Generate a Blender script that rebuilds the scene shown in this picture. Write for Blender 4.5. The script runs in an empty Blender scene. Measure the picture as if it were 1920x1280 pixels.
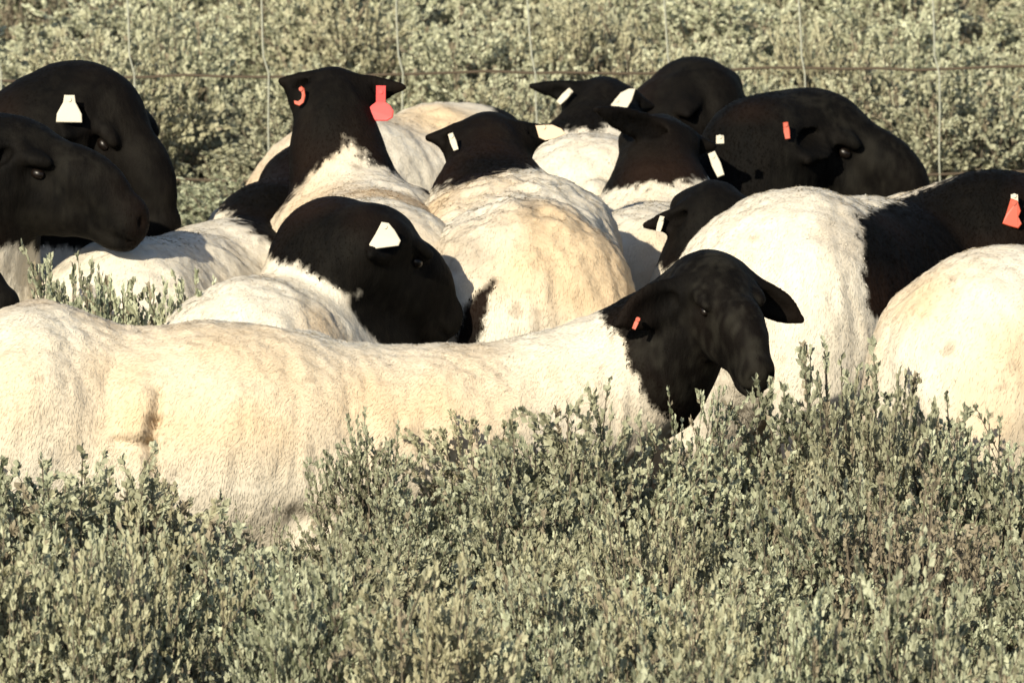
import bpy, math, random
import numpy as np
from mathutils import Vector

# ------------------------------------------------------------------ camera
random.seed(5)
RNG = np.random.default_rng(11)
SC = bpy.context.scene
COL = SC.collection
DIST, PITCH, ZT = 20.0, math.radians(10.0), 0.58
PXM = 1000.0                                    # photo pixels per metre at DIST
FWD = np.array([0, math.cos(PITCH), -math.sin(PITCH)])
UPV = np.array([0, math.sin(PITCH), math.cos(PITCH)])
CAM = np.array([0, 0, ZT]) - FWD * DIST
cd = bpy.data.cameras.new('camera'); cam = bpy.data.objects.new('camera', cd); COL.objects.link(cam)
cam.location = CAM; cam.rotation_euler = (math.radians(90) - PITCH, 0, 0)
cd.sensor_width = 36; cd.lens = 36 * DIST / 1.92; cd.clip_start = 0.5; cd.clip_end = 3000
cd.dof.use_dof = True; cd.dof.focus_distance = 19.9; cd.dof.aperture_fstop = 16
SC.camera = cam

# ------------------------------------------------------------------ light
SUN = np.array([-0.50, -1.0, 0.60]); SUN = SUN / np.linalg.norm(SUN)     # towards the sun
w = bpy.data.worlds.new('World'); SC.world = w; w.use_nodes = True
nt = w.node_tree; nt.nodes.clear()
sky = nt.nodes.new('ShaderNodeTexSky'); sky.sky_type = 'NISHITA'; sky.sun_disc = False
sky.sun_elevation = math.asin(SUN[2]); sky.sun_rotation = math.atan2(SUN[0], SUN[1])
bg = nt.nodes.new('ShaderNodeBackground'); bg.inputs['Strength'].default_value = 0.088
wo = nt.nodes.new('ShaderNodeOutputWorld')
nt.links.new(sky.outputs[0], bg.inputs[0]); nt.links.new(bg.outputs[0], wo.inputs[0])
sl = bpy.data.lights.new('sun', 'SUN'); sl.energy = 5.0; sl.angle = math.radians(0.6); sl.color = (1.0, 0.90, 0.71)
so = bpy.data.objects.new('sun', sl); COL.objects.link(so)
so.rotation_euler = Vector(SUN).to_track_quat('Z', 'Y').to_euler(); so.location = (-6, -8, 8)
SC.view_settings.view_transform = 'Standard'; SC.view_settings.look = 'None'
SC.view_settings.exposure = 0.56; SC.view_settings.gamma = 1; SC.view_settings.use_curve_mapping = False

# ------------------------------------------------------------------ helpers
def A(*v): return np.array(v, float)
def unit(v): v = np.asarray(v, float); return v / (np.linalg.norm(v) + 1e-12)
def W(px, py, Y):
    """the point of the place seen at photo pixel (px, py), at ground distance Y behind the first sheep"""
    d = FWD * DIST + A(1, 0, 0) * (px - 960) / PXM - UPV * (py - 640) / PXM
    return CAM + d * ((Y - CAM[1]) / d[1])
def IP(px, py, Y, a, b): return (W(px, py, Y), unit(A(1, 0, 0) * a + UPV * b))   # plane where the dark coat begins
def proj(p):
    v = np.asarray(p) - CAM; z = v @ FWD
    return 960 + v[..., 0] / z * DIST * PXM, 640 - (v @ UPV) / z * DIST * PXM

_L = np.random.default_rng(3).random((32, 32, 32)).astype(np.float32)
def vn(P, sc, off=0.0):
    """value noise, -1..1; sc in metres (number or 3)"""
    q = P / np.asarray(sc) + off
    i = np.floor(q).astype(int); f = q - i; f = f * f * (3 - 2 * f)
    r = 0
    for a in (0, 1):
        for b in (0, 1):
            for c in (0, 1):
                wt = (f[:, 0] if a else 1 - f[:, 0]) * (f[:, 1] if b else 1 - f[:, 1]) * (f[:, 2] if c else 1 - f[:, 2])
                r = r + wt * _L[(i[:, 0] + a) & 31, (i[:, 1] + b) & 31, (i[:, 2] + c) & 31]
    return r * 2 - 1
def vn1(x, sc, off): return float(vn(A(x, 0.3, 0.7)[None], sc, off)[0])

def mesh_np(name, V, F, mats, smooth=True, attrs=None, normals=None, fmat=None):
    me = bpy.data.meshes.new(name)
    V = np.asarray(V, np.float32); F = np.asarray(F, np.int32); n = F.shape[1]
    me.vertices.add(len(V)); me.vertices.foreach_set('co', V.ravel())
    me.loops.add(F.size); me.loops.foreach_set('vertex_index', F.ravel())
    me.polygons.add(len(F)); me.polygons.foreach_set('loop_start', np.arange(0, F.size, n, dtype=np.int32))
    for m in mats: me.materials.append(m)
    if fmat is not None: me.polygons.foreach_set('material_index', np.asarray(fmat, np.int32))
    me.update(calc_edges=True)
    me.polygons.foreach_set('use_smooth', np.full(len(F), smooth, bool))
    for k, v in (attrs or {}).items():
        a = me.attributes.new(k, 'FLOAT', 'POINT'); a.data.foreach_set('value', np.asarray(v, np.float32))
    if normals is not None: me.normals_split_custom_set_from_vertices(np.asarray(normals, float).tolist())
    return me
def link(name, me, parent=None, loc=None):
    o = bpy.data.objects.new(name, me); COL.objects.link(o)
    if parent: o.parent = parent
    if loc is not None: o.location = loc
    return o
def tag(o, label=None, cat=None, group=None, kind=None):
    if label: o['label'] = label
    if cat: o['category'] = cat
    if group: o['group'] = group
    if kind: o['kind'] = kind
    return o

# ------------------------------------------------------------------ materials
def new_mat(name):
    m = bpy.data.materials.new(name); m.use_nodes = True
    return m, m.node_tree, m.node_tree.nodes['Principled BSDF']
def N(t, kind, **kw):
    n = t.nodes.new(kind)
    for k, v in kw.items():
        if k in n.inputs: n.inputs[k].default_value = v
        else: setattr(n, k, v)
    return n
def mixc(t, fac, a, b):
    m = t.nodes.new('ShaderNodeMix'); m.data_type = 'RGBA'
    for sock, v in ((m.inputs[0], fac), (m.inputs[6], a), (m.inputs[7], b)):
        if isinstance(v, bpy.types.NodeSocket): t.links.new(v, sock)
        else: sock.default_value = v if not isinstance(v, tuple) else (*v, 1)
    return m.outputs[2]
def attr(t, name): n = t.nodes.new('ShaderNodeAttribute'); n.attribute_name = name; return n.outputs['Fac']
def ramp(t, src, a, b):
    r = t.nodes.new('ShaderNodeMapRange'); r.inputs[1].default_value = a; r.inputs[2].default_value = b
    t.links.new(src, r.inputs[0]); return r.outputs[0]

def coat_material():
    m, t, b = new_mat('sheep_coat')
    tc = N(t, 'ShaderNodeTexCoord'); mp = N(t, 'ShaderNodeMapping'); mp.inputs['Scale'].default_value = (1, 1, 0.3)
    t.links.new(tc.outputs['Object'], mp.inputs[0])
    fine = N(t, 'ShaderNodeTexNoise', Scale=160.0, Detail=4.0, Roughness=0.65); t.links.new(mp.outputs[0], fine.inputs[0])
    mid = N(t, 'ShaderNodeTexNoise', Scale=28.0, Detail=5.0, Roughness=0.6); t.links.new(mp.outputs[0], mid.inputs[0])
    wool = mixc(t, ramp(t, mid.outputs[0], .35, .7), (.61, .57, .485), (.55, .495, .40))
    wool = mixc(t, attr(t, 'warm'), wool, (.53, .415, .275))
    wool = mixc(t, attr(t, 'soil'), wool, (.21, .165, .12))  # dirt, and the painted shade of creases
    blk = mixc(t, ramp(t, mid.outputs[0], .35, .7), (.0014, .0012, .001), (.0036, .0028, .002))
    blk = mixc(t, attr(t, 'rust'), blk, (.013, .007, .0045))
    blk = mixc(t, attr(t, 'grey'), blk, (.017, .0155, .012))
    col = mixc(t, attr(t, 'dark'), wool, blk)
    t.links.new(col, b.inputs['Base Color'])
    b.inputs['Roughness'].default_value = 0.75; b.inputs['Specular IOR Level'].default_value = 0.08
    bp = N(t, 'ShaderNodeBump', Strength=0.35, Distance=0.005); t.links.new(fine.outputs[0], bp.inputs['Height'])
    bp2 = N(t, 'ShaderNodeBump', Strength=0.35, Distance=0.010); t.links.new(mid.outputs[0], bp2.inputs['Height'])
    t.links.new(bp.outputs[0], bp2.inputs['Normal']); t.links.new(bp2.outputs[0], b.inputs['Normal'])
    return m
def fleece_material():
    m, t, b = new_mat('fleece_strands')
    rnd = attr(t, 'tone')
    wool = mixc(t, rnd, (.60, .555, .465), (.64, .60, .51))
    wool = mixc(t, attr(t, 'warm'), wool, (.56, .44, .295))
    wool = mixc(t, attr(t, 'soil'), wool, (.23, .18, .13))
    blk = mixc(t, rnd, (.0014, .0012, .001), (.0042, .0033, .0024))
    blk = mixc(t, attr(t, 'rust'), blk, (.014, .0075, .005))
    blk = mixc(t, attr(t, 'grey'), blk, (.018, .0165, .013))
    t.links.new(mixc(t, attr(t, 'dark'), wool, blk), b.inputs['Base Color'])
    b.inputs['Roughness'].default_value = 0.8; b.inputs['Specular IOR Level'].default_value = 0.03
    return m
def plain(name, c, rough=.5, spec=.5, metal=0, var=None):
    m, t, b = new_mat(name)
    b.inputs['Base Color'].default_value = (*c, 1); b.inputs['Roughness'].default_value = rough
    b.inputs['Specular IOR Level'].default_value = spec; b.inputs['Metallic'].default_value = metal
    n = N(t, 'ShaderNodeTexNoise', Scale=60.0, Detail=3.0)
    t.links.new(mixc(t, n.outputs[0], tuple(x * .8 for x in c), tuple(min(1, x * 1.15) for x in c)), b.inputs['Base Color'])
    return m
def leaf_material(name, c1, c2, dead, trans):
    m, t, b = new_mat(name)
    oi = N(t, 'ShaderNodeObjectInfo')
    c = mixc(t, attr(t, 'tone'), c1, c2)
    hs = N(t, 'ShaderNodeHueSaturation')
    t.links.new(c, hs.inputs['Color'])
    t.links.new(N_range(t, oi.outputs['Random'], .485, .515), hs.inputs['Hue'])
    t.links.new(N_range(t, oi.outputs['Random'], .68, 1.18), hs.inputs['Value'])
    dry = ramp(t, oi.outputs['Random'], .84, .90); mm = t.nodes.new('ShaderNodeMath'); mm.operation = 'MULTIPLY'; t.links.new(dry, mm.inputs[0]); mm.inputs[1].default_value = .55
    geo = N(t, 'ShaderNodeNewGeometry'); pn = N(t, 'ShaderNodeTexNoise', Scale=2.6, Detail=3.0); t.links.new(geo.outputs['Position'], pn.inputs[0])
    patch = mixc(t, ramp(t, pn.outputs[0], .44, .62), hs.outputs[0], (.31, .29, .19))
    pm = mixc(t, .45, hs.outputs[0], patch)
    sx_ = N(t, 'ShaderNodeSeparateXYZ'); t.links.new(geo.outputs['Position'], sx_.inputs[0])       # paler leaf colour beyond the fence
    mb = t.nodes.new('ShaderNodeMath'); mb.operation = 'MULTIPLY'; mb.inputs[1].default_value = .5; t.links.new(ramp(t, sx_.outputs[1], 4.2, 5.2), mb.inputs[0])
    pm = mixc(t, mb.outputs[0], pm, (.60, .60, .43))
    c = mixc(t, mm.outputs[0], pm, (.34, .30, .19))
    c = mixc(t, attr(t, 'dead'), c, dead)
    t.links.new(c, b.inputs['Base Color']); b.inputs['Roughness'].default_value = .6
    b.inputs['Specular IOR Level'].default_value = .25
    tr = N(t, 'ShaderNodeBsdfTranslucent'); t.links.new(c, tr.inputs[0])
    mx = N(t, 'ShaderNodeMixShader'); mx.inputs[0].default_value = trans
    out = t.nodes['Material Output']
    t.links.new(b.outputs[0], mx.inputs[1]); t.links.new(tr.outputs[0], mx.inputs[2]); t.links.new(mx.outputs[0], out.inputs[0])
    return m
def N_range(t, src, a, b):
    r = t.nodes.new('ShaderNodeMapRange'); r.inputs[3].default_value = a; r.inputs[4].default_value = b
    t.links.new(src, r.inputs[0]); return r.outputs[0]

M_COAT = coat_material(); M_FLEECE = fleece_material()
M_EYE = plain('eye', (.006, .004, .003), .35, .3)
M_RED = plain('red_tag', (.55, .035, .035), .4)
M_ORANGE = plain('orange_tag', (.42, .06, .025), .45)
M_WHITE = plain('white_tag', (.52, .48, .385), .5)
M_PINK = plain('cream_tag', (.60, .45, .31), .5)
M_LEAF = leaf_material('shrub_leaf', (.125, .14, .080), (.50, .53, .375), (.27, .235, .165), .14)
M_TWIG = plain('shrub_twig', (.125, .105, .078), .9, .1)
M_WIRE = plain('galvanised_wire', (.36, .37, .30), .6, .3)
M_RUSTW = plain('rusty_wire', (.085, .065, .045), .8, .2)

def ground_material():
    m, t, b = new_mat('dry_soil')
    tc = N(t, 'ShaderNodeTexCoord')
    n1 = N(t, 'ShaderNodeTexNoise', Scale=1.5, Detail=8.0, Roughness=.7); n2 = N(t, 'ShaderNodeTexNoise', Scale=22.0, Detail=6.0, Roughness=.7)
    for n in (n1, n2): t.links.new(tc.outputs['Object'], n.inputs[0])
    c = mixc(t, ramp(t, n1.outputs[0], .35, .65), (.15, .105, .07), (.235, .175, .115))
    c = mixc(t, ramp(t, n2.outputs[0], .52, .62), c, (.12, .115, .065))
    t.links.new(c, b.inputs['Base Color']); b.inputs['Roughness'].default_value = .95; b.inputs['Specular IOR Level'].default_value = .1
    bp = N(t, 'ShaderNodeBump', Strength=.8, Distance=.03); t.links.new(n2.outputs[0], bp.inputs['Height']); t.links.new(bp.outputs[0], b.inputs['Normal'])
    return m
M_SOIL = ground_material()

# ------------------------------------------------------------------ ground
def ground_z(x, y):
    P = np.stack([np.ravel(x), np.ravel(y), np.zeros(np.size(x))], 1).astype(float)
    r = vn(P, 2.3, 5.1) * .05 + vn(P, 0.7, 1.7) * .02
    far = np.clip((np.hypot(P[:, 0], P[:, 1]) - 60) / 400, 0, 1)
    return (r + far * 14 * (vn(P, 300.0, 2.2) * .5 + .4)).reshape(np.shape(x))
g = np.linspace(-1, 1, 241); gx = np.sign(g) * (np.abs(g) ** 1 * 9 + np.abs(g) ** 7 * 1400)
GX, GY = np.meshgrid(gx, gx + 3, indexing='ij')
GV = np.stack([GX, GY, ground_z(GX, GY)], -1).reshape(-1, 3)
ii = np.arange(240)[:, None] * 241 + np.arange(240)[None]
GF = np.stack([ii, ii + 241, ii + 242, ii + 1], -1).reshape(-1, 4)
go = link('ground', mesh_np('ground', GV, GF, [M_SOIL])); tag(go, 'bare brown soil under the scrub', kind='structure')

# ------------------------------------------------------------------ distance fields and their surface
class Field:
    def __init__(s): s.p = []
    def ell(s, c, r, ax=None, k=.06, op=1):
        c = np.asarray(c, float); r = np.asarray(r, float); ax = np.eye(3) if ax is None else np.asarray(ax)
        ext = np.sqrt(((ax * r[:, None]) ** 2).sum(0))
        def f(P):
            q = (P - c) @ ax.T; k0 = np.sqrt(((q / r) ** 2).sum(-1)); k1 = np.sqrt(((q / r ** 2) ** 2).sum(-1)) + 1e-9
            return k0 * (k0 - 1) / k1
        s.p.append((f, c - ext, c + ext, k, op))
    def cap(s, a, b, ra, rb, k=.05, op=1):
        a = np.asarray(a, float); b = np.asarray(b, float); ba = b - a; L = ba @ ba + 1e-9; R = max(ra, rb)
        def f(P):
            pa = P - a; h = np.clip(pa @ ba / L, 0, 1)
            return np.sqrt(((pa - h[..., None] * ba) ** 2).sum(-1)) - (ra + (rb - ra) * h)
        s.p.append((f, np.minimum(a, b) - R, np.maximum(a, b) + R, k, op))
    def mesh(s, h):
        lo = np.min([p[1] for p in s.p if p[4] > 0], 0) - 3 * h; hi = np.max([p[2] for p in s.p if p[4] > 0], 0) + 3 * h
        n = np.ceil((hi - lo) / h).astype(int) + 1
        D = np.full(n, .5, np.float32)
        for f, a, b, k, op in s.p:
            m = k * .6 + 2 * h if op > 0 else k
            i0 = np.clip(np.floor((a - m - lo) / h).astype(int), 0, n); i1 = np.clip(np.ceil((b + m - lo) / h).astype(int) + 1, 0, n)
            if np.any(i1 <= i0): continue
            sl_ = tuple(slice(x, y) for x, y in zip(i0, i1))
            ax = [lo[q] + h * np.arange(i0[q], i1[q]) for q in range(3)]
            P = np.stack(np.meshgrid(*ax, indexing='ij'), -1)
            d = f(P).astype(np.float32); o = D[sl_]
            if op > 0: hh = np.maximum(k - np.abs(d - o), 0) / k; D[sl_] = np.minimum(d, o) - hh * hh * k / 4
            else: d = -d; hh = np.maximum(k - np.abs(d - o), 0) / k; D[sl_] = np.maximum(d, o) + hh * hh * k / 4
        ins = D < 0
        c = [slice(None, -1), slice(1, None)]
        tot = sum(ins[c[a], c[b], c[e]].astype(np.int8) for a in (0, 1) for b in (0, 1) for e in (0, 1))
        act = (tot > 0) & (tot < 8); I = np.argwhere(act)
        idx = np.full(act.shape, -1, np.int32); idx[act] = np.arange(len(I))
        acc = np.zeros((len(I), 3)); cnt = np.zeros(len(I))
        corners = [(a, b, e) for a in (0, 1) for b in (0, 1) for e in (0, 1)]
        for ca in corners:
            for q in range(3):
                if ca[q]: continue
                cb = list(ca); cb[q] = 1
                va = D[I[:, 0] + ca[0], I[:, 1] + ca[1], I[:, 2] + ca[2]]; vb = D[I[:, 0] + cb[0], I[:, 1] + cb[1], I[:, 2] + cb[2]]
                x = (va < 0) != (vb < 0); tt = np.where(x, va / np.where(x, va - vb, 1), 0)
                pt = np.tile(np.array(ca, float), (len(I), 1)); pt[:, q] = tt
                acc += pt * x[:, None]; cnt += x
        V = lo + h * (I + acc / cnt[:, None])
        Fs = []
        for q in range(3):
            u, v = (q + 1) % 3, (q + 2) % 3
            sa = [slice(1, -1)] * 3; sb = [slice(1, -1)] * 3
            sa[q] = slice(0, -1); sb[q] = slice(1, None)
            A0 = ins[tuple(sa)]; B0 = ins[tuple(sb)]; E = np.argwhere(A0 != B0)
            fl = A0[tuple(E.T)]
            off = np.ones(3, int); off[q] = 0; E = E + off
            def cell(du, dv):
                e = E.copy(); e[:, u] -= du; e[:, v] -= dv; return idx[tuple(e.T)]
            Q = np.stack([cell(1, 1), cell(0, 1), cell(0, 0), cell(1, 0)], 1)
            Q[~fl] = Q[~fl][:, ::-1]; Fs.append(Q)
        F = np.concatenate(Fs); F = F[(F >= 0).all(1)]
        return V, F
def normals(V, F):
    n = np.cross(V[F[:, 2]] - V[F[:, 0]], V[F[:, 3]] - V[F[:, 1]])
    out = np.zeros_like(V)
    for q in range(3):
        for c in range(4): out[:, q] += np.bincount(F[:, c], n[:, q], len(V))
    return out / (np.linalg.norm(out, axis=1)[:, None] + 1e-12), np.linalg.norm(n, axis=1) * .5

# ------------------------------------------------------------------ ear tags
TAG_SHAPES = {
    'bell': [(-.010, .026), (.010, .026), (.012, .012), (.024, -.010), (.025, -.026), (-.025, -.026), (-.024, -.010), (-.012, .012)],
    'flag': [(-.009, .034), (.009, .034), (.009, .004), (.018, -.002), (.024, -.012), (.022, -.024), (.012, -.030), (-.014, -.030), (-.023, -.022), (-.024, -.010), (-.017, -.002), (-.009, .004)],
    'strip': [(-.007, .024), (.007, .024), (.009, 0), (.007, -.024), (-.007, -.024), (-.009, 0)],
    'wedge': [(-.006, .028), (.008, .026), (.020, .012), (.032, -.008), (.028, -.018), (-.026, -.026), (-.030, -.016), (-.018, .004)],
    'leaf': [(-.030, .014), (.006, .016), (.026, .008), (.036, -.003), (.012, -.014), (-.008, -.018), (-.022, -.012)],
    'hook': [(.003, .024), (.011, .018), (.014, 0), (.010, -.016), (0, -.024), (-.012, -.020), (-.014, -.012), (-.004, -.014), (.004, -.008), (.006, .004), (.002, .014)],
    'dot': [(-.009, .010), (.009, .010), (.010, -.009), (-.009, -.010)],
    'blob': [(-.004, .026), (.008, .022), (.014, .004), (.010, -.006), (.016, -.018), (.010, -.026), (-.006, -.022), (-.018, -.018), (-.012, -.002)],
}
def ear_tag(parent, base, pos, facing, shape, mat, size=1.0, roll=0.0, label=None):
    f = unit(facing); s = unit(np.cross(A(0, 0, 1), f)); u = np.cross(f, s)
    s, u = s * math.cos(roll) + u * math.sin(roll), -s * math.sin(roll) + u * math.cos(roll)
    pts = TAG_SHAPES[shape]; n = len(pts); V = []
    for off, sh in ((-.0016, .94), (-.0006, 1), (.0006, 1), (.0016, .94)):
        for (a, b) in pts: V.append(s * a * size * sh + u * b * size * sh + f * off + f * .004 * (b * 30) ** 2 * .3)
    me = bpy.data.meshes.new('ear_tag'); F = []
    for L in range(3):
        for i in range(n): j = (i + 1) % n; F.append((L * n + i, L * n + j, L * n + n + j, L * n + n + i))
    F.append(tuple(range(n))[::-1]); F.append(tuple(range(3 * n, 4 * n)))
    # stud that pins the tag through the ear
    b0 = len(V); top = max(p[1] for p in pts) * .75
    cx = sum(p[0] for p in pts if p[1] > top) / max(1, sum(1 for p in pts if p[1] > top))
    for off in (-.008, .0045):
        for i in range(8):
            an = i * math.pi / 4
            V.append(s * (cx * size + math.cos(an) * .0045) + u * (top * .9 * size + math.sin(an) * .0045) + f * off)
    for i in range(8): j = (i + 1) % 8; F.append((b0 + i, b0 + j, b0 + 8 + j, b0 + 8 + i))
    F.append(tuple(b0 + 8 + i for i in range(8))); F.append(tuple(b0 + 7 - i for i in range(8)))
    me.from_pydata([tuple(v) for v in V], [], F); me.materials.append(mat); me.update()
    o = link('ear_tag', me, parent, pos - base)
    if label: o['label'] = label
    return o

# ------------------------------------------------------------------ sheep
def sheep(label, hip, wither, head, nose, ears, s=1.0, tags=(), bound=.30, slope=0., vee=0., hr=1.0, neck=(.135, .09), h=.0075,
          warm=.35, rust=.5, hairs=34000, extra=None, stain_shade=(), up=None, tail=True, depth=1.0, body_w=1.0, bplane=None, hsize=1.0, cleft=False, sag=0, nn=None, tw=1, mark=(), shag=.9, hood=.155, dent=(), earz=0, grey=.25, bmode='max', group='black-headed sheep standing crowded in the scrub'):
    hip = np.asarray(hip); wither = np.asarray(wither)
    fx = wither - hip; L = np.linalg.norm(fx[:2]); mid = (hip + wither) / 2
    hd = unit(A(fx[0], fx[1], 0)); sd = np.cross(A(0, 0, 1), hd)
    gz = float(ground_z(mid[0], mid[1]))
    base = A(mid[0], mid[1], gz)
    ax = np.stack([unit(fx), sd, np.cross(unit(fx), sd)])
    Rz = .215 * s * depth; Ry = .205 * s * body_w
    F = Field()
    def at(P, x, y, z): return P + hd * x * s + sd * y * s * body_w + A(0, 0, z * s * depth)
    # trunk
    F.ell(mid + A(0, 0, -Rz + sag), (L * .5 + .17 * s, Ry * 1.04, Rz), ax, .08)
    F.ell(hip + hd * .02 * s + A(0, 0, -Rz * .9), (.19 * s, Ry * .93, Rz * .9), ax, .08)
    F.ell(wither + A(0, 0, -Rz * 1.0), (.18 * s, Ry * .85, Rz * 1.0), ax, .08)
    F.ell(at(wither, .11, 0, -.27), (.11 * s, Ry * .55, .14 * s), ax, .08)
    for q in (-1, 1):
        F.ell(at(hip, -.035, .105 * q, -.27), (.14 * s, .095 * s, .20 * s), ax, .05)
        F.ell(at(wither, .0, .115 * q, -.22), (.10 * s, .07 * s, .18 * s), ax, .06)
        k = at(hip, -.02, .11 * q, -.40); hz = gz + max(.12, (hip[2] - gz) * .30)
        hock = A(*(k + hd * -.10 * s)[:2], hz); foot = A(*(k + hd * -.05 * s)[:2], gz + .02)
        F.cap(k, hock, .07 * s, .030 * s, .05); F.cap(hock, foot, .026 * s, .022 * s, .02); F.ell(foot + hd * .012, (.035, .026, .026), ax, .015)
        k = at(wither, .01, .10 * q, -.36); kn = A(*(k + hd * .015)[:2], gz + max(.1, (wither[2] - gz) * .26)); foot = A(*(k + hd * .0)[:2], gz + .02)
        F.cap(k, kn, .055 * s, .030 * s, .05); F.cap(kn, foot, .025 * s, .021 * s, .02); F.ell(foot + hd * .012, (.035, .026, .026), ax, .015)
    groove = []
    if tail:
        if tw == 1: F.cap(at(hip, -.165, 0, -.10), at(hip, -.205, 0, -.225), .035 * s, .028 * s, .02)
        else:
            F.cap(at(hip, -.135, 0, -.12), at(hip, -.168, 0, -.195), .050 * s, .052 * s, .009)
            groove = [(at(hip, -.175, -.062, -.11), at(hip, -.215, -.058, -.235)), (at(hip, -.215, -.058, -.235), at(hip, -.20, -.035, -.42)), (at(hip, -.215, -.058, -.245), at(hip, -.205, .04, -.25))]
            for ga, gb in groove: F.cap(ga, gb, .010, .010, .014, -1)
    if cleft: F.ell(at(hip, -.21, 0, -.36), (.07, .010, .12), ax, .03, -1)
    # head frame
    head = np.asarray(head); f = unit(np.asarray(nose) - head)
    u0 = A(0, 0, 1) if up is None else unit(up)
    u = unit(u0 - f * (u0 @ f)); r = np.cross(f, u); H = np.stack([f, r, u]); g_ = hr * hsize * s
    def hp(x, y, z): return head + (f * x + r * y + u * z) * g_
    # neck
    sh = wither + hd * .03 * s + A(0, 0, -.17 * s)
    nk = hp(-.035, 0, -.035)
    m1 = sh * .45 + nk * .55 + A(0, 0, .008) - f * .015
    chain = [(sh, neck[0] * 1.1 * s)] + (nn or [(m1, (neck[0] * .45 + neck[1] * .55) * s)]) + [(nk, neck[1] * s * .85)]
    for (pa, ra_), (pb, rb_) in zip(chain, chain[1:]): F.cap(pa, pb, ra_, rb_, .08)
    # skull, face, jaw, muzzle
    F.ell(hp(0, 0, 0), A(.078, .063, .066) * g_, H, .03)
    F.ell(hp(.075, 0, .004), A(.105, .042, .048) * g_, H, .022)
    F.ell(hp(.045, 0, -.046), A(.086, .050, .056) * g_, H, .025)
    F.cap(hp(.06, 0, -.048), hp(.172, 0, -.056), .045 * g_, .026 * g_, .022)
    F.cap(hp(.10, 0, .0), hp(.185, 0, -.028), .038 * g_, .031 * g_, .03)
    F.ell(hp(.198, 0, -.040), A(.030, .034, .041) * g_, H, .014)
    F.ell(hp(.180, 0, -.074), A(.034, .025, .016) * g_, H, .014)
    for q in (-1, 1):
        F.ell(hp(.040, .054 * q, .022), A(.032, .016, .014) * g_, H, .014)
        F.ell(hp(.052, .062 * q, -.001), A(.022, .012, .014) * g_, H, .010, -1)
        F.ell(hp(.227, .017 * q, -.030), A(.014, .006, .010) * g_, H, .006, -1)
        F.cap(hp(.14, .044 * q, -.062), hp(.232, .012 * q, -.064), .005, .005, .007, -1)
    # ears
    info = []
    for e in ears:
        q = e[0]; tip = np.asarray(e[1]); b = hp(-.020, .052 * q, .012 + earz)
        d = unit(tip - b); Le = np.linalg.norm(tip - b)
        fac = unit(np.asarray(e[2]) if len(e) > 2 else f * .8 - u * .1 + r * q * .2); fac = unit(fac - d * (fac @ d)); wd = np.cross(d, fac)
        wdt = (e[3] if len(e) > 3 else .030) * g_
        E = np.stack([d, wd, fac])
        F.cap(b, b + d * Le * .3, .024 * g_, .017 * g_, .03)
        F.ell(b + d * Le * .46, (Le * .42, wdt, .0115), E, .02)
        F.cap(b + d * Le * .6, b + d * (Le - .008), min(.013, wdt * .5), .0055, .02)
        F.ell(b + d * Le * .50 + fac * .014, (Le * .30, wdt * .55, .012), E, .01, -1)
        info.append((b, d, Le, wd, fac))
    if extra: extra(F, dict(at=at, hp=hp, hd=hd, sd=sd, hip=hip, wither=wither))
    V, Q = F.mesh(h)
    n, _ = normals(V, Q)
    # dark coat: head and neck, ragged margin
    nd = unit(nk - sh); P = V - sh
    Ln = np.linalg.norm(nk - sh)
    if bplane is not None:
        ds = [(V - bp0) @ unit(bn) for bp0, bn in (bplane if isinstance(bplane, list) else [bplane])]
        sdst = np.max(ds, 0) if bmode == 'max' else np.min(ds, 0)
    else:
        top = unit(A(0, 0, 1) - nd * nd[2]); side = np.cross(nd, top)
        lat = P @ side; tt = P @ top
        sdst = P @ nd - (bound + .06 * 0) * 1.0 + slope * tt - vee * np.exp(-(lat / .055) ** 2) * (tt > -.02)
    dist_h = np.linalg.norm(V - hp(.075, 0, -.02), axis=1) - hood * g_
    sdst = np.maximum(sdst, -dist_h)
    for b, d, Le, wd, fac in info:
        pp = V - b; hh = np.clip(pp @ d, 0, Le); sdst = np.maximum(sdst, .035 - np.linalg.norm(pp - hh[:, None] * d, axis=1))
    sdst = sdst + vn(V, .035, 2.) * .010 + vn(V, (.009, .009, .03), 4.) * .010
    for (c, d_, rr, r2) in mark:                       # dark band along a line on the body
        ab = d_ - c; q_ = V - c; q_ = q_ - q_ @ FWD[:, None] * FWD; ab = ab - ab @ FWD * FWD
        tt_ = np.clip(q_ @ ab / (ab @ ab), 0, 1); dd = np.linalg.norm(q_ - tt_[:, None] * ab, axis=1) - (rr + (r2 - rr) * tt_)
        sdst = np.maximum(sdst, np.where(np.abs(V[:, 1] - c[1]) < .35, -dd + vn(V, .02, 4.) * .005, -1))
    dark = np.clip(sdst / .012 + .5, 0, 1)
    hoof = V[:, 2] < gz + .045; dark = np.maximum(dark, hoof * 1.)
    # fleece relief
    nearhead = np.clip(dist_h / .08, 0, 1)
    amp = (1 - dark * .75) * nearhead
    rid = vn(V, (.016, .016, .075), 7.) * .0028 + vn(V, (.030, .030, .11), 3.) * .003 + vn(V, .075, 9.) * .005 + vn(V, .011, 1.) * .0012
    V2 = V + n * (rid * shag * amp + vn(V, .02, 6.) * .0012 * (1 - amp))[:, None]
    for a_, b_, wd_, dp_ in dent:                     # creases and folds of loose skin on the side that faces the camera
        ab = b_ - a_; q_ = V2 - a_; q_ = q_ - (q_ @ FWD)[:, None] * FWD; ab = ab - (ab @ FWD) * FWD
        tt_ = np.clip(q_ @ ab / (ab @ ab), 0, 1); dd = np.linalg.norm(q_ - tt_[:, None] * ab, axis=1)
        V2 = V2 - n * (dp_ * np.exp(-(dd / wd_) ** 2) * (n[:, 1] < .1) * (1 - dark))[:, None]
    V = V2; n, ar = normals(V, Q)
    wm = np.clip(vn(V, (.20, .20, .24), 1.3 + hip[0]) * 1.2 + vn(V, .07, 8.) * .22 + warm * 1.6 - .45, 0, 1)
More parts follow.
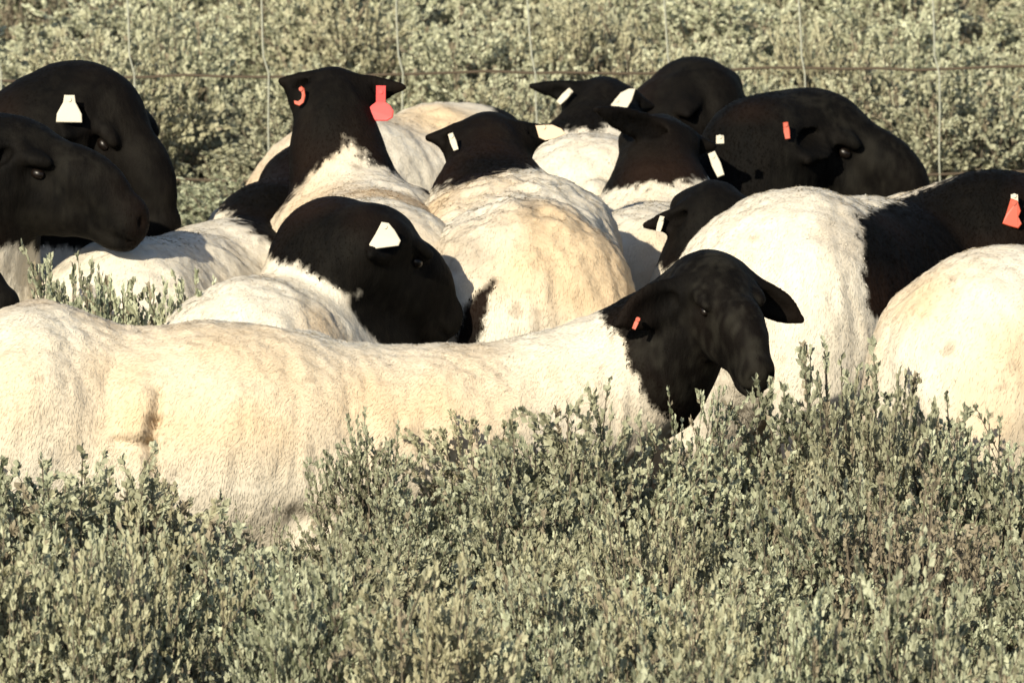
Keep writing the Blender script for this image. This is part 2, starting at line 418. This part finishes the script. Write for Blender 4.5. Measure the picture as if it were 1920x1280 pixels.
    soil = np.clip((vn(V, (.05, .05, .12), 5.5) * .8 + vn(V, .02, 2.5) * .6 - .75) * 2, 0, .5)
    low = np.clip((gz + .16 - V[:, 2]) / .12, 0, 1); wm = wm * np.clip((V[:, 2] - gz - .30) / .14 + .15, .1, 1); soil = np.maximum(soil, low * .35 * (1 + vn(V, .04, 3.3)))
    for ga, gb in groove:
        pp = V - ga; L_ = (gb - ga) @ (gb - ga); dd = np.linalg.norm(pp - np.clip(pp @ (gb - ga) / L_, 0, 1)[:, None] * (gb - ga), axis=1)
        soil = np.maximum(soil, np.clip(1.5 - dd / .016, 0, 1) * .75)  # painted crease shade along the grooves, carried with the soil
    for (c, rad, amt) in stain_shade:
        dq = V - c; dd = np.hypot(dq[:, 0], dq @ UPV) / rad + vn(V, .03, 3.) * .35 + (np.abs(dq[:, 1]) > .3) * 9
        soil = np.maximum(soil, np.clip(1.4 - dd, 0, 1) * amt)  # wool stains, and shade painted along skin creases
    ru = np.clip(vn(V, .11, 4.4) * .9 + rust, 0, 1) * np.clip(dist_h / .10 + .3, 0.1, 1)
    gr = np.clip(vn(V, .035, 2.2) * .7 + vn(V, (.008, .008, .02), 5.2) * .7 + .3, 0, 1) * np.clip(1.25 - dist_h / .05, 0, 1) * grey  # grey on the face paints the sheen of lit short hair
    for b, d, Le, wd, fac in info:
        pp = V - b; hh = np.clip(pp @ d, Le * .15, Le); gr = gr * np.clip((np.linalg.norm(pp - hh[:, None] * d, axis=1) - .03) / .02, 0, 1)
    at_ = dict(grey=gr, dark=dark, warm=wm, soil=soil, rust=ru)
    root = bpy.data.objects.new('sheep', None); COL.objects.link(root); root.location = base; root.empty_display_size = .2
    tag(root, label, 'sheep', group)
    link('body', mesh_np('body', V - base, Q, [M_COAT], True, at_), root)
    # strands of fleece standing off the skin
    rg = np.random.default_rng(int(abs(hip[0]) * 1000) + 7)
    pr = ar / ar.sum(); fi = rg.choice(len(Q), hairs, p=pr)
    a, b = rg.random(hairs), rg.random(hairs)
    q0, q1, q2, q3 = (V[Q[fi, c]] for c in range(4))
    P0 = (q0 * (1 - a)[:, None] + q1 * a[:, None]) * (1 - b)[:, None] + (q3 * (1 - a)[:, None] + q2 * a[:, None]) * b[:, None]
    vi = Q[fi, 0]; nn = n[vi]; dk = dark[vi]; nh = nearhead[vi]
    comb = A(0, 0, -1) - hd * .45
    cl = np.stack([vn(P0, .03, 11.), vn(P0, .03, 12.), vn(P0, .03, 13.)], 1) * .5
    dr = comb + cl + rg.normal(0, .22, (hairs, 3)); dr = dr - nn * (dr * nn).sum(1)[:, None]
    dr = dr / (np.linalg.norm(dr, axis=1)[:, None] + 1e-9) + nn * (.15 + .15 * rg.random(hairs))[:, None]
    dr /= np.linalg.norm(dr, axis=1)[:, None]
    ln = (.005 + .007 * rg.random(hairs)) * np.clip(.35 + nh * .65, 0, 1) * (1 - .35 * dk) * np.where(nh < .2, .45, 1)
    wv = np.cross(dr, nn); wv /= np.linalg.norm(wv, axis=1)[:, None] + 1e-9
    wd2 = (.0009 + .0008 * rg.random(hairs))
    T = np.stack([P0 - wv * wd2[:, None], P0 + wv * wd2[:, None], P0 + dr * ln[:, None]], 1).reshape(-1, 3)
    nr = nn + rg.normal(0, .06, (hairs, 3)); nr /= np.linalg.norm(nr, axis=1)[:, None]
    R3 = lambda x: np.repeat(x, 3)
    tone = np.clip(rg.random(hairs) * .6 + vn(P0, .02, 3.) * .5 + .2, 0, 1)
    # attributes at the root of each strand; strand colour at the margin stays all dark or all pale
    dks = (dk > .5).astype(float)
    fo = link('fleece', mesh_np('fleece', T - base, np.arange(len(T)).reshape(-1, 3), [M_FLEECE], True,
              dict(grey=R3(gr[vi]), dark=R3(dks), warm=R3(wm[vi]), soil=R3(soil[vi]), rust=R3(ru[vi]), tone=R3(tone)), np.repeat(nr, 3, 0)), root)
    fo['kind'] = 'stuff'
    # eyes
    for q in (-1, 1):
        t_ = []; fa = []
        for i in range(7):
            for j in range(10):
                th = math.pi * i / 6; ph = 2 * math.pi * j / 10
                t_.append(H.T @ (A(math.sin(th) * math.cos(ph) * .012, math.sin(th) * math.sin(ph) * .008, math.cos(th) * .0085) * g_))
        for i in range(6):
            for j in range(10): j2 = (j + 1) % 10; fa.append((i * 10 + j, i * 10 + 10 + j, i * 10 + 10 + j2, i * 10 + j2))
        link('eye', mesh_np('eye', np.array(t_), np.array(fa), [M_EYE]), root, hp(.050, .0495 * q, .001) - base)
    for tg in tags:
        mt, shp, px, py, Yo, facing = tg[:6]; kw = tg[6] if len(tg) > 6 else {}
        pos = W(px, py, Yo)
        sx, sy = proj(V); near = np.hypot(sx - px, sy - py) < 18
        if near.any(): pos = W(px, py, V[near, 1].min() - .010)
        ear_tag(root, base, pos, facing, shp, mt, **kw)
    return root, info

TC = unit(A(-.1, -1, .15))          # a tag turned to the camera side
def EYES(): pass

# ---- front sheep, rump to the left, head turned to the camera on the right
def flank(F, d):
    F.ell(W(430, 806, .02), (.27, .235, .200), None, .07)
    F.ell(W(760, 818, .06), (.26, .19, .155), None, .07)
    F.ell(W(60, 735, .0), (.15, .225, .165), None, .06)
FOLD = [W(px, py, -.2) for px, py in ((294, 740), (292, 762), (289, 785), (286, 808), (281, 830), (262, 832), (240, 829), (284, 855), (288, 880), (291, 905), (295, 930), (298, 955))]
sheep('long cream ewe filling the foreground, black head turned to face us',
      W(80, 600, .02), W(590, 668, .06), W(1346, 550, .06), W(1346, 550, .06) + A(.078, -.168, -.094),
      [(-1, W(1510, 605, .12), A(-.1, -1, -.1), .033), (1, W(1147, 612, -.03), A(.2, -1, -.1), .042)],
      s=1.05, bplane=IP(1174, 665, .0, .86, .50), tags=[(M_ORANGE, 'strip', 1193, 606, .05, TC, dict(size=.5, roll=-.4))],
      nn=[(W(900, 806, .10), .140), (W(1060, 762, .12), .128), (W(1200, 698, .14), .116)],
      hairs=120000, h=.006, warm=.46, neck=(.15, .100), grey=.8, shag=.85, extra=flank, earz=-.008, hsize=.98, body_w=1.05,
      stain_shade=[(c, .006, .6) for c in FOLD],  # shade painted down the flank crease
      dent=[(W(a, b, -.2), W(c, d, -.2), w_, p_) for a, b, c, d, w_, p_ in (
          (297, 735, 291, 790, .009, .014), (291, 790, 281, 830, .010, .024), (281, 832, 288, 885, .010, .022), (288, 885, 300, 965, .009, .020), (281, 832, 215, 826, .008, .010),
          (255, 740, 255, 800, .030, -.014), (200, 710, 205, 800, .014, .004), (560, 980, 610, 985, .03, .02), (300, 990, 330, 900, .02, .006))])
# ---- muzzle at the left edge
sheep('sheep of which only a small black muzzle pokes in at the left edge',
      W(-760, 470, .8), W(-330, 460, .6), W(-158, 490, .42), W(20, 545, .35),
      [(1, W(-190, 470, .7)), (-1, W(-190, 480, .3))], warm=.2, hairs=9000, h=.009)
# ---- two black heads at left
sheep('nearer of two black faces at left, grey nostril showing, ear cut by the edge',
      W(-480, 440, 1.3), W(-130, 400, 1.15), W(36, 300, 1.02), W(240, 366, .95),
      [(1, W(20, 318, .93), A(.1, -1, 0), .042), (-1, W(40, 250, 1.25))], s=1.08, hsize=1.18, neck=(.16, .115), grey=.4, hood=.10, rust=.1, hairs=30000, warm=.2,
      nn=[(W(-60, 365, 1.05), .14)], bplane=IP(60, 468, 1.0, .1, 1))
sheep('farther of two black faces at left, white bell shaped tag in its ear',
      W(-330, 330, 1.9), W(-20, 320, 1.75), W(193, 216, 1.65), W(336, 418, 1.55),
      [(1, W(118, 262, 1.5), A(.1, -1, 0), .026), (-1, W(180, 180, 1.85))], s=1.12, hsize=1.16, neck=(.14, .105), rust=.25, hairs=26000, warm=.2,
      nn=[(W(90, 268, 1.66), .125)], bplane=IP(120, 470, 1.7, .3, 1), tags=[(M_WHITE, 'bell', 130, 204, 1.42, TC, dict(size=1.05))])
# ---- low pale back behind the shrub at left
sheep('low pale sheep behind the leafy shrub at left, black neck partly hidden',
      W(225, 458, 1.05), W(420, 425, 1.50), W(640, 262, 2.32), W(650, 290, 2.8),
      [(1, W(600, 262, 2.4)), (-1, W(690, 262, 2.4))], s=.92, bplane=IP(462, 425, 1.6, .56, .83), neck=(.13, .075), rust=.3, warm=.30, hairs=36000,
      nn=[(W(505, 455, 1.78), .105), (W(575, 360, 2.1), .080)])
# ---- black profile with a white tag, centre left
sheep('pale sheep with black head in profile facing right, cream triangular tag',
      W(455, 535, .50), W(610, 520, .78), W(712, 460, .70), W(852, 564, .82),
      [(1, W(690, 482, .55), A(0, -1, 0), .022), (-1, W(700, 430, .85))], s=.98, hsize=1.16, neck=(.13, .10), rust=.3, warm=.06, hairs=40000,
      nn=[(W(630, 490, .75), .108)], bplane=IP(580, 512, .7, .44, .9), tags=[(M_WHITE, 'wedge', 721, 443, .80, TC, dict(size=.98))], body_w=.95)
# ---- ewe seen from behind, red tags
sheep('ewe seen from behind, bright red tag hanging in one ear, red hook in the other',
      W(705, 390, 1.10), W(680, 335, 1.62), W(622, 196, 1.82), W(600, 240, 2.2),
      [(-1, W(768, 162, 1.80), A(0, -1, -.1), .030), (1, W(516, 150, 1.80), A(0, -1, -.1), .028)], s=1.05, hsize=1.12, neck=(.115, .082), rust=.75, warm=.42, hairs=40000,
      nn=[(W(634, 300, 1.75), .080)], bplane=[IP(650, 264, 1.7, -.72, .69), IP(650, 264, 1.7, .55, .83)],
      tags=[(M_RED, 'flag', 714, 196, 1.70, TC, dict(size=1.12, roll=0)), (M_ORANGE, 'hook', 562, 180, 1.70, TC, dict(size=.85))])
# ---- pale back behind her
sheep('pale back standing furthest behind the red tagged ewe, head hidden',
      W(625, 235, 2.85), W(790, 228, 3.05), W(930, 262, 3.15), W(1040, 330, 3.2),
      [(1, W(930, 260, 3.0)), (-1, W(930, 260, 3.3))], s=.95, warm=.45, hairs=18000, bound=.4)
# ---- centre rump, head from behind with cream tags
def broad(F, d): F.ell(W(975, 445, 1.42), (.190, .22, .115), None, .09)
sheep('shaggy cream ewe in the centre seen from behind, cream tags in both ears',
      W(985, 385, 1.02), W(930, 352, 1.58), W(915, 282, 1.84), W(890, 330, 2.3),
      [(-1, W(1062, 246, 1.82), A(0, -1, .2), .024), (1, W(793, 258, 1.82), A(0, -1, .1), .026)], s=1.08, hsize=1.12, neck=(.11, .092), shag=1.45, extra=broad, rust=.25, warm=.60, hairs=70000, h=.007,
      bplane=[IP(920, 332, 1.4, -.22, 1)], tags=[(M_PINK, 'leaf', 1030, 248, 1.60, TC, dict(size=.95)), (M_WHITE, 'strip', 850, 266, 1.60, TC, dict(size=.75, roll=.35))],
      stain_shade=[(W(992, 385, .85), .022, .7), (W(975, 350, .85), .03, .3), (W(880, 470, .85), .045, .40), (W(850, 490, .85), .03, .35), (W(930, 430, .85), .03, .2)], tail=False, mark=[(W(926, 528, .85), W(888, 590, .85), .006, .024), (W(888, 590, .85), W(872, 660, .85), .024, .024)])
# ---- ewe right of centre seen from behind
sheep('greyish pale ewe right of centre seen from behind, left ear cupped outward',
      W(1215, 400, 1.85), W(1245, 368, 2.35), W(1238, 278, 2.50), W(1290, 310, 2.9),
      [(1, W(1110, 203, 2.34), A(.2, -1, .1), .028), (-1, W(1350, 275, 2.5), A(0, -1, 0), .022)], s=1.0, hsize=1.1, neck=(.105, .092), rust=.35, warm=.12, hairs=40000,
      tail=False, bplane=[IP(1240, 342, 2.1, -.12, 1)], tags=[(M_WHITE, 'strip', 1343, 308, 2.15, TC, dict(size=1.1, roll=.4)), (M_WHITE, 'dot', 1350, 262, 2.15, TC, dict(size=.9))])
# ---- low head with white tags behind
sheep('sheep behind the centre ewe, slim left ear stretched out, two white tags',
      W(1110, 262, 2.65), W(1090, 258, 3.08), W(1130, 205, 3.22), W(1090, 240, 3.6),
      [(1, W(988, 160, 3.2), A(0, -1, -.1), .024), (-1, W(1230, 200, 3.2), A(0, -1, .1), .022)], s=.95, hsize=1.15, neck=(.11, .095), rust=.3, warm=.04, hairs=30000,
      bplane=IP(1120, 238, 2.8, -.1, 1), tags=[(M_WHITE, 'strip', 1059, 181, 2.84, TC, dict(size=.85, roll=-.75)), (M_WHITE, 'leaf', 1170, 187, 2.82, TC, dict(size=.95, roll=.85))])
# ---- furthest black head
sheep('furthest sheep at top right of centre, only its smooth black head in view',
      W(1130, 290, 3.6), W(1200, 250, 3.75), W(1325, 188, 3.85), W(1390, 310, 3.75),
      [(1, W(1290, 220, 3.7)), (-1, W(1300, 200, 4.0))], s=1.08, hsize=1.15, neck=(.11, .095), rust=.25, hairs=20000, bound=.08)
# ---- big black head right
sheep('sheep with large black head in profile facing right, orange tag behind its hanging ear',
      W(1290, 460, 2.5), W(1350, 350, 2.75), W(1545, 250, 2.85), W(1700, 335, 2.8),
      [(1, W(1515, 308, 2.66), A(.1, -1, 0), .042), (-1, W(1560, 200, 3.05))], s=1.12, hsize=1.22, neck=(.14, .115), grey=.5, rust=.0, hairs=34000, bound=.0,
      nn=[(W(1430, 302, 2.8), .122)],
      bplane=IP(1340, 480, 2.4, .4, 1), tags=[(M_ORANGE, 'strip', 1475, 245, 2.40, TC, dict(size=.75, roll=.15))])
# ---- small head between
sheep('small dark sheep squeezed between front black head and white body, tagged ear pointing left',
      W(1330, 580, 1.25), W(1350, 520, 1.55), W(1338, 404, 1.62), W(1420, 430, 1.85),
      [(1, W(1200, 424, 1.55), A(0, -1, .1), .026), (-1, W(1450, 400, 1.7))], s=.95, hsize=1.15, neck=(.10, .085), rust=.25, hairs=22000,
      tail=False, bplane=IP(1300, 500, 1.5, 0, 1), tags=[(M_WHITE, 'strip', 1238, 420, 1.47, TC, dict(size=.68, roll=-.25))])
# ---- white body right with black neck
sheep('bright white bodied sheep with broad black neck running off the right edge',
      W(1475, 362, 1.00), W(1730, 376, 1.45), W(2030, 420, 1.50), W(2180, 500, 1.4),
      [(1, W(1895, 430, 1.36), A(0, -1, 0), .028), (-1, W(1980, 360, 1.7))], s=1.14, hsize=1.1, neck=(.14, .115), rust=.25, warm=.12, hairs=60000, h=.007,
      nn=[(W(1860, 466, 1.42), .140)], bmode='min',
      tail=False, bplane=[IP(1735, 352, 1.3, .38, -.9), IP(1610, 490, 1.2, 1, .12), IP(1610, 560, 1.2, .8, .6)], tags=[(M_ORANGE, 'blob', 1899, 400, 1.28, TC, dict(size=1.15)), (M_WHITE, 'dot', 1902, 372, 1.29, TC, dict(size=.8))],
      stain_shade=[(W(1580, 440, .95), .06, .35)])
# ---- cream rump at lower right
sheep('cream rump cropped by the lower right edge, nearest sheep on that side',
      W(1855, 470, .25), W(2250, 462, .60), W(2440, 330, .7), W(2600, 420, .6),
      [(1, W(2430, 320, .5)), (-1, W(2450, 320, .9))], s=1.12, warm=.62, hairs=45000, bound=.3, tail=False)

# ------------------------------------------------------------------ shrubs
def shrub_mesh(seed, nst=46, hgt=.42, rad=.26, leafy=1.0, leaf=.0125, upright=.5):
    g = np.random.default_rng(seed)
    V = []; Fq = []; tone = []; dead = []; fm = []
    LP = []; LD = []; LT = []
    nv = 0
    def stem(pts, r0, r1):
        nonlocal nv
        n = len(pts)
        for i, p in enumerate(pts):
            rr = r0 + (r1 - r0) * i / (n - 1)
            for a in range(3):
                an = a * 2.094; V.append((p[0] + math.cos(an) * rr, p[1] + math.sin(an) * rr, p[2])); tone.append(.5); dead.append(0)
        for i in range(n - 1):
            for a in range(3):
                b = (a + 1) % 3; Fq.append((nv + i * 3 + a, nv + i * 3 + b, nv + i * 3 + 3 + b, nv + i * 3 + 3 + a)); fm.append(1)
        nv += n * 3
    lean = g.normal(0, .12, 2)
    for _ in range(nst):
        an = g.random() * 6.283; rr = math.sqrt(g.random())
        hh = hgt * (1 - .45 * rr ** 2) * g.uniform(.72, 1.08)
        p0 = A(math.cos(an) * rr * .07, math.sin(an) * rr * .07, -.03)
        p2 = A(math.cos(an) * rr * rad + lean[0] * hh, math.sin(an) * rr * rad + lean[1] * hh, hh)
        p1 = A(p2[0] * (1 - upright * .5), p2[1] * (1 - upright * .5), hh * .45)
        c = lambda t: p0 * (1 - t) ** 2 + 2 * p1 * t * (1 - t) + p2 * t * t
        stem([c(t) for t in (0, .35, .7, 1)], .0028, .0012)
        tips = []
        for b in range(g.integers(5, 8)):
            t = g.uniform(.35, .95); q = c(t)
            d = unit(g.normal(0, 1, 3) * A(.7, .7, .4) + A(math.cos(an) * .3, math.sin(an) * .3, .85)); L = g.uniform(.05, .10) * hgt / .42
            stem([q, q + d * L * .5 + g.normal(0, .004, 3), q + d * L], .0014, .0008); tips.append((q, q + d * L))
        tips.append((c(.7), c(1)))
        for (a, b) in tips:
            ax = unit(b - a); nl = int(g.uniform(22, 33) * leafy); dd = g.random() < .05
            tn = g.uniform(-.38, .34)
            for i in range(nl + 9):
                t = g.uniform(.12, 1.04) if i < nl else g.uniform(.93, 1.10); o = g.normal(0, 1, 3); o = unit(o - ax * (o @ ax))
                ld = unit(o * g.uniform(.35, .95) + ax * g.uniform(.6, 1.2) + A(0, 0, .15))
                LP.append(a + (b - a) * t); LD.append(ld); LT.append((np.clip(g.uniform(.1, .9) + tn + (t - .5) * .40, 0, 1), 1. if (dd or g.random() < .03) else 0.))
    V = np.array(V); Fq = np.array(Fq)
    LP = np.array(LP); LD = np.array(LD); LT = np.array(LT); n = len(LP)
    L = leaf * g.uniform(.7, 1.45, n)[:, None]; Wd = L * g.uniform(.52, .82, n)[:, None]
    up = g.normal(0, 1, (n, 3)); up -= LD * (up * LD).sum(1)[:, None]; up /= np.linalg.norm(up, axis=1)[:, None]; sd = np.cross(LD, up)
    q = np.stack([LP, LP + LD * L * .55 + sd * Wd * .5 + up * L * .10, LP + LD * L + up * L * .0, LP + LD * L * .55 - sd * Wd * .5 + up * L * .10], 1).reshape(-1, 3)
    VV = np.concatenate([V, q]); FF = np.concatenate([Fq, np.arange(n * 4).reshape(-1, 4) + len(V)])
    tn = np.concatenate([tone, np.repeat(LT[:, 0], 4)]); de = np.concatenate([dead, np.repeat(LT[:, 1], 4)])
    return mesh_np('shrub', VV, FF, [M_LEAF, M_TWIG], False, dict(tone=tn, dead=de), None, fm + [0] * n)

VAR = [shrub_mesh(100 + i, nst=(66, 78, 60, 70, 56, 70, 40, 30)[i], hgt=.42, rad=(.24, .28, .2, .26, .22, .3, .24, .2)[i],
                  leafy=(1, 1.1, 1, .95, 1, 1.05, .5, .45)[i], leaf=(.0102, .0108, .0098, .0112, .010, .0106, .009, .0085)[i], upright=(.5, .3, .8, .5, .9, .2, .6, .9)[i]) for i in range(8)]
HV = [.6 * max(v.co.z for v in m.vertices) + .4 * float(np.percentile([v.co.z for v in m.vertices], 97)) for m in VAR]
GRP = 'grey green shrubs standing against the sheep'
SH = [  # variant, px, py of the top, Y, spread scale, label
    (1, 110, 845, -.75, 1.25, 'broad green shrub at left in front of the rounded white back'),
    (4, 705, 802, -.42, .70, 'narrow upright shrub standing alone against the long front ewe'),
    (0, 1040, 738, -.50, 1.1, 'rounded shrub in front of the neck of the long front ewe'),
    (2, 1262, 755, -.30, .65, 'shrub directly under the chin of the facing black head'),
    (5, 1620, 688, -.25, 1.05, 'tallest broad shrub between the facing black head and the cream rump at right'),
    (6, 1850, 770, -.35, 1.1, 'thin twiggy shrub in front of the cream rump at the right edge'),
    (3, 190, 508, .62, .75, 'small leafy shrub behind the front ewe and against the low pale back at left'),
    (7, 470, 930, -.50, .55, 'tiny sparse shrub at the belly of the long front ewe'),
]
srcs = {}
DRY = shrub_mesh(300, nst=60, hgt=.42, rad=.24, leafy=.16, leaf=.009, upright=.4)
for a_ in ('dead',): DRY.attributes[a_].data.foreach_set('value', np.ones(len(DRY.vertices), np.float32))
VAR.append(DRY); HV.append(max(v.co.z for v in DRY.vertices))
SH.append((8, 1690, 868, -1.15, 1.15, 'dry brown leafless shrub amid the green scrub below the cream rump'))
for i, (v, px, py, Y, sp, lab) in enumerate(SH):
    top = W(px, py, Y); gz = float(ground_z(top[0], Y)); hz = top[2] - gz
    o = link('shrub', VAR[v], None, (top[0], Y, gz)); o.rotation_euler.z = i * 1.7
    k = hz / HV[v]; o.scale = (sp, sp, k)
    tag(o, lab, 'shrub', GRP); srcs[v] = o

# ground the scrub may reach up to, by photo column: keeps the sheep clear
LX = [-900, 0, 235, 258, 340, 420, 600, 640, 760, 800, 870, 980, 1150, 1240, 1400, 1440, 1640, 1700, 1760, 1920, 2600]
LY = [840, 850, 868, 985, 1030, 1035, 1025, 960, 930, 880, 845, 785, 780, 790, 815, 790, 708, 735, 830, 840, 820]
pts = []; rot = []; scl = []; ind = []
g = np.random.default_rng(21)
def add_pt(x, y, hz, sp, v):
    pts.append((x, y, float(ground_z(x, y)))); rot.append((0, 0, g.random() * 6.28)); scl.append((sp, sp, hz / HV[v])); ind.append(v)
y = -4.2
while y < -.12:
    x = -4.0
    while x < 4.0:
        X = x + g.uniform(-.09, .09); Yy = y + g.uniform(-.09, .09)
        px, _ = proj(A(X, Yy, .3)); lim = np.interp(px, LX, LY) + abs(g.normal(0, 28))
        zmax = W(px, lim, Yy)[2] - float(ground_z(X, Yy))
        hz = min(g.uniform(.38, .58) * (1 + .28 * vn1(X * 1.0 + Yy * 2.3, .55, 7.7)), zmax)
        if 1610 < px < 1770 and -1.75 < Yy < -1.1: hz = min(hz, .36)
        if hz > .10 and (g.random() > .05 or Yy > -.6): add_pt(X, Yy, hz, g.uniform(.7, 1.05) * (1 if hz > .3 else .75), (8 if 1600 < px < 1800 and -1.4 < Yy < -.7 and g.random() < .5 else int(g.choice(9, p=[.17, .17, .16, .16, .12, .12, .05, .03, .02]))))
        x += .235
    y += .235
# scrub behind the flock and beyond the fence
y = 3.9
while y < 17:
    x = -5.5
    st = .30 if y < 9 else .36
    while x < 5.5:
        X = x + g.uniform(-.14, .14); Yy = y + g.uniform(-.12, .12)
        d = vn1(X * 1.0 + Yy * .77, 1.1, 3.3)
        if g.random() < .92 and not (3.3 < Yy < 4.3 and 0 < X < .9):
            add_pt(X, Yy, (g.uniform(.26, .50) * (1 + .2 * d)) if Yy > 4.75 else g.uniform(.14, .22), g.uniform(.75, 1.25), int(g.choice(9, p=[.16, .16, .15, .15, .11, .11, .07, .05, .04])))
        x += st
    y += st
# scrub to both sides of the flock, and low cover between
y = -.1
while y < 3.9:
    for sx in (-1, 1):
        x = 1.95
        while x < 5: add_pt(sx * (x + g.uniform(-.1, .1)), y + g.uniform(-.1, .1), g.uniform(.25, .42), g.uniform(.8, 1.1), int(g.integers(0, 8))); x += .33
    y += .33
for (px, py, Y) in ((165, 520, .66), (300, 548, .60), (370, 562, .58), (140, 545, .55), (270, 575, .5), (200, 560, .5), (330, 590, .5), (235, 550, .55)):
    top = W(px, py, Y); add_pt(top[0], Y, top[2] - float(ground_z(top[0], Y)), .72, int(g.integers(0, 6)))
me = bpy.data.meshes.new('scrub'); me.from_pydata(pts, [], [])
for nm, dat in (('rot', rot), ('scl', scl)):
    a = me.attributes.new(nm, 'FLOAT_VECTOR', 'POINT'); a.data.foreach_set('vector', np.array(dat, np.float32).ravel())
a = me.attributes.new('ind', 'INT', 'POINT'); a.data.foreach_set('value', np.array(ind, np.int32))
scrub = link('scrub', me); tag(scrub, 'dense low grey green scrub covering the ground in front of and behind the flock', 'scrub', kind='stuff')
ng = bpy.data.node_groups.new('scrub', 'GeometryNodeTree')
ng.interface.new_socket('Geometry', in_out='INPUT', socket_type='NodeSocketGeometry'); ng.interface.new_socket('Geometry', in_out='OUTPUT', socket_type='NodeSocketGeometry')
gi = ng.nodes.new('NodeGroupInput'); gout = ng.nodes.new('NodeGroupOutput'); join = ng.nodes.new('GeometryNodeJoinGeometry')
for v in range(8, -1, -1):
    oi = ng.nodes.new('GeometryNodeObjectInfo'); oi.transform_space = 'ORIGINAL'; oi.inputs['Object'].default_value = srcs[v]; oi.inputs['As Instance'].default_value = True
    ng.links.new(oi.outputs['Geometry'], join.inputs[0])
ip = ng.nodes.new('GeometryNodeInstanceOnPoints'); ip.inputs['Pick Instance'].default_value = True
def na(t, n_): x = ng.nodes.new('GeometryNodeInputNamedAttribute'); x.data_type = t; x.inputs[0].default_value = n_; return x.outputs[0]
ng.links.new(gi.outputs[0], ip.inputs['Points']); ng.links.new(join.outputs[0], ip.inputs['Instance'])
ng.links.new(na('INT', 'ind'), ip.inputs['Instance Index']); ng.links.new(na('FLOAT_VECTOR', 'rot'), ip.inputs['Rotation']); ng.links.new(na('FLOAT_VECTOR', 'scl'), ip.inputs['Scale'])
ng.links.new(ip.outputs[0], gout.inputs[0])
scrub.modifiers.new('scrub', 'NODES').node_group = ng

# ------------------------------------------------------------------ wire fence
FY = 4.6
def tube(pts, r, n=5):
    V = []; F = []
    for i, p in enumerate(pts):
        t = unit(pts[min(i + 1, len(pts) - 1)] - pts[max(i - 1, 0)]); a = unit(np.cross(t, A(0, 1, .01))); b = np.cross(t, a)
        for k in range(n): an = k * 2 * math.pi / n; V.append(p + (a * math.cos(an) + b * math.sin(an)) * r)
    for i in range(len(pts) - 1):
        for k in range(n): k2 = (k + 1) % n; F.append((i * n + k, i * n + k2, (i + 1) * n + k2, (i + 1) * n + k))
    return np.array(V), np.array(F)
c0 = W(960, 136, FY)
fence = bpy.data.objects.new('wire_fence', None); COL.objects.link(fence); fence.location = (c0[0], FY, float(ground_z(c0[0], FY)))
tag(fence, 'thin wire stock fence behind the flock, pale upright stays crossed by dark wires', 'fence')
fb = np.array(fence.location)
def hw(py_l, py_r):
    a = W(0, py_l, FY); b = W(1920, py_r, FY); d = (b - a)
    return a - d * .8, b + d * .8
for (l, r_) in ((150, 125), (345, 322), (-45, -70), (-260, -285)):
    a, b = hw(l, r_); P = [a + (b - a) * t + A(0, 0, .004 * math.sin(t * 55) + .002 * math.sin(t * 170)) for t in np.linspace(0, 1, 70)]
    V, F = tube(P, .0034); link('line_wire', mesh_np('line_wire', V - fb, F, [M_RUSTW]), fence)
stx = [245 + 251.5 * k for k in range(-5, 13)]
for i, x in enumerate(stx):
    hj = g.normal(0, 3); P = []
    lev = [(-285, x - 22), (-55, x - 10 + hj), (137, x + hj * .4), (335, x + 9 - hj * .5)]
    for j in range(3):
        (ya, xa), (yb, xb) = lev[j], lev[j + 1]
        xa += 6 if j == 2 else 0
        for t in np.linspace(0, 1, 7)[:-1]: P.append(W(xa + (xb - xa) * t + 1.2 * math.sin(t * 5 + i + j), ya + (yb - ya) * t, FY - .004))
    P.append(W(lev[3][1], 335, FY)); e = P[-1]; P.append(A(e[0] + .005, FY, fb[2] + .01))
    V, F = tube(P, .0023); link('stay_wire', mesh_np('stay_wire', V - fb, F, [M_WIRE]), fence)
for px in (-560, 2480):      # posts outside the frame that carry the wires
    c = W(px, 136, FY); z0 = float(ground_z(c[0], FY)) - .1
    V, F = tube([A(c[0], FY + .03, z0), A(c[0], FY + .03, z0 + .7), A(c[0], FY + .03, z0 + 1.45)], .03, 8)
    link('post', mesh_np('post', V - fb, F, [M_RUSTW]), fence)
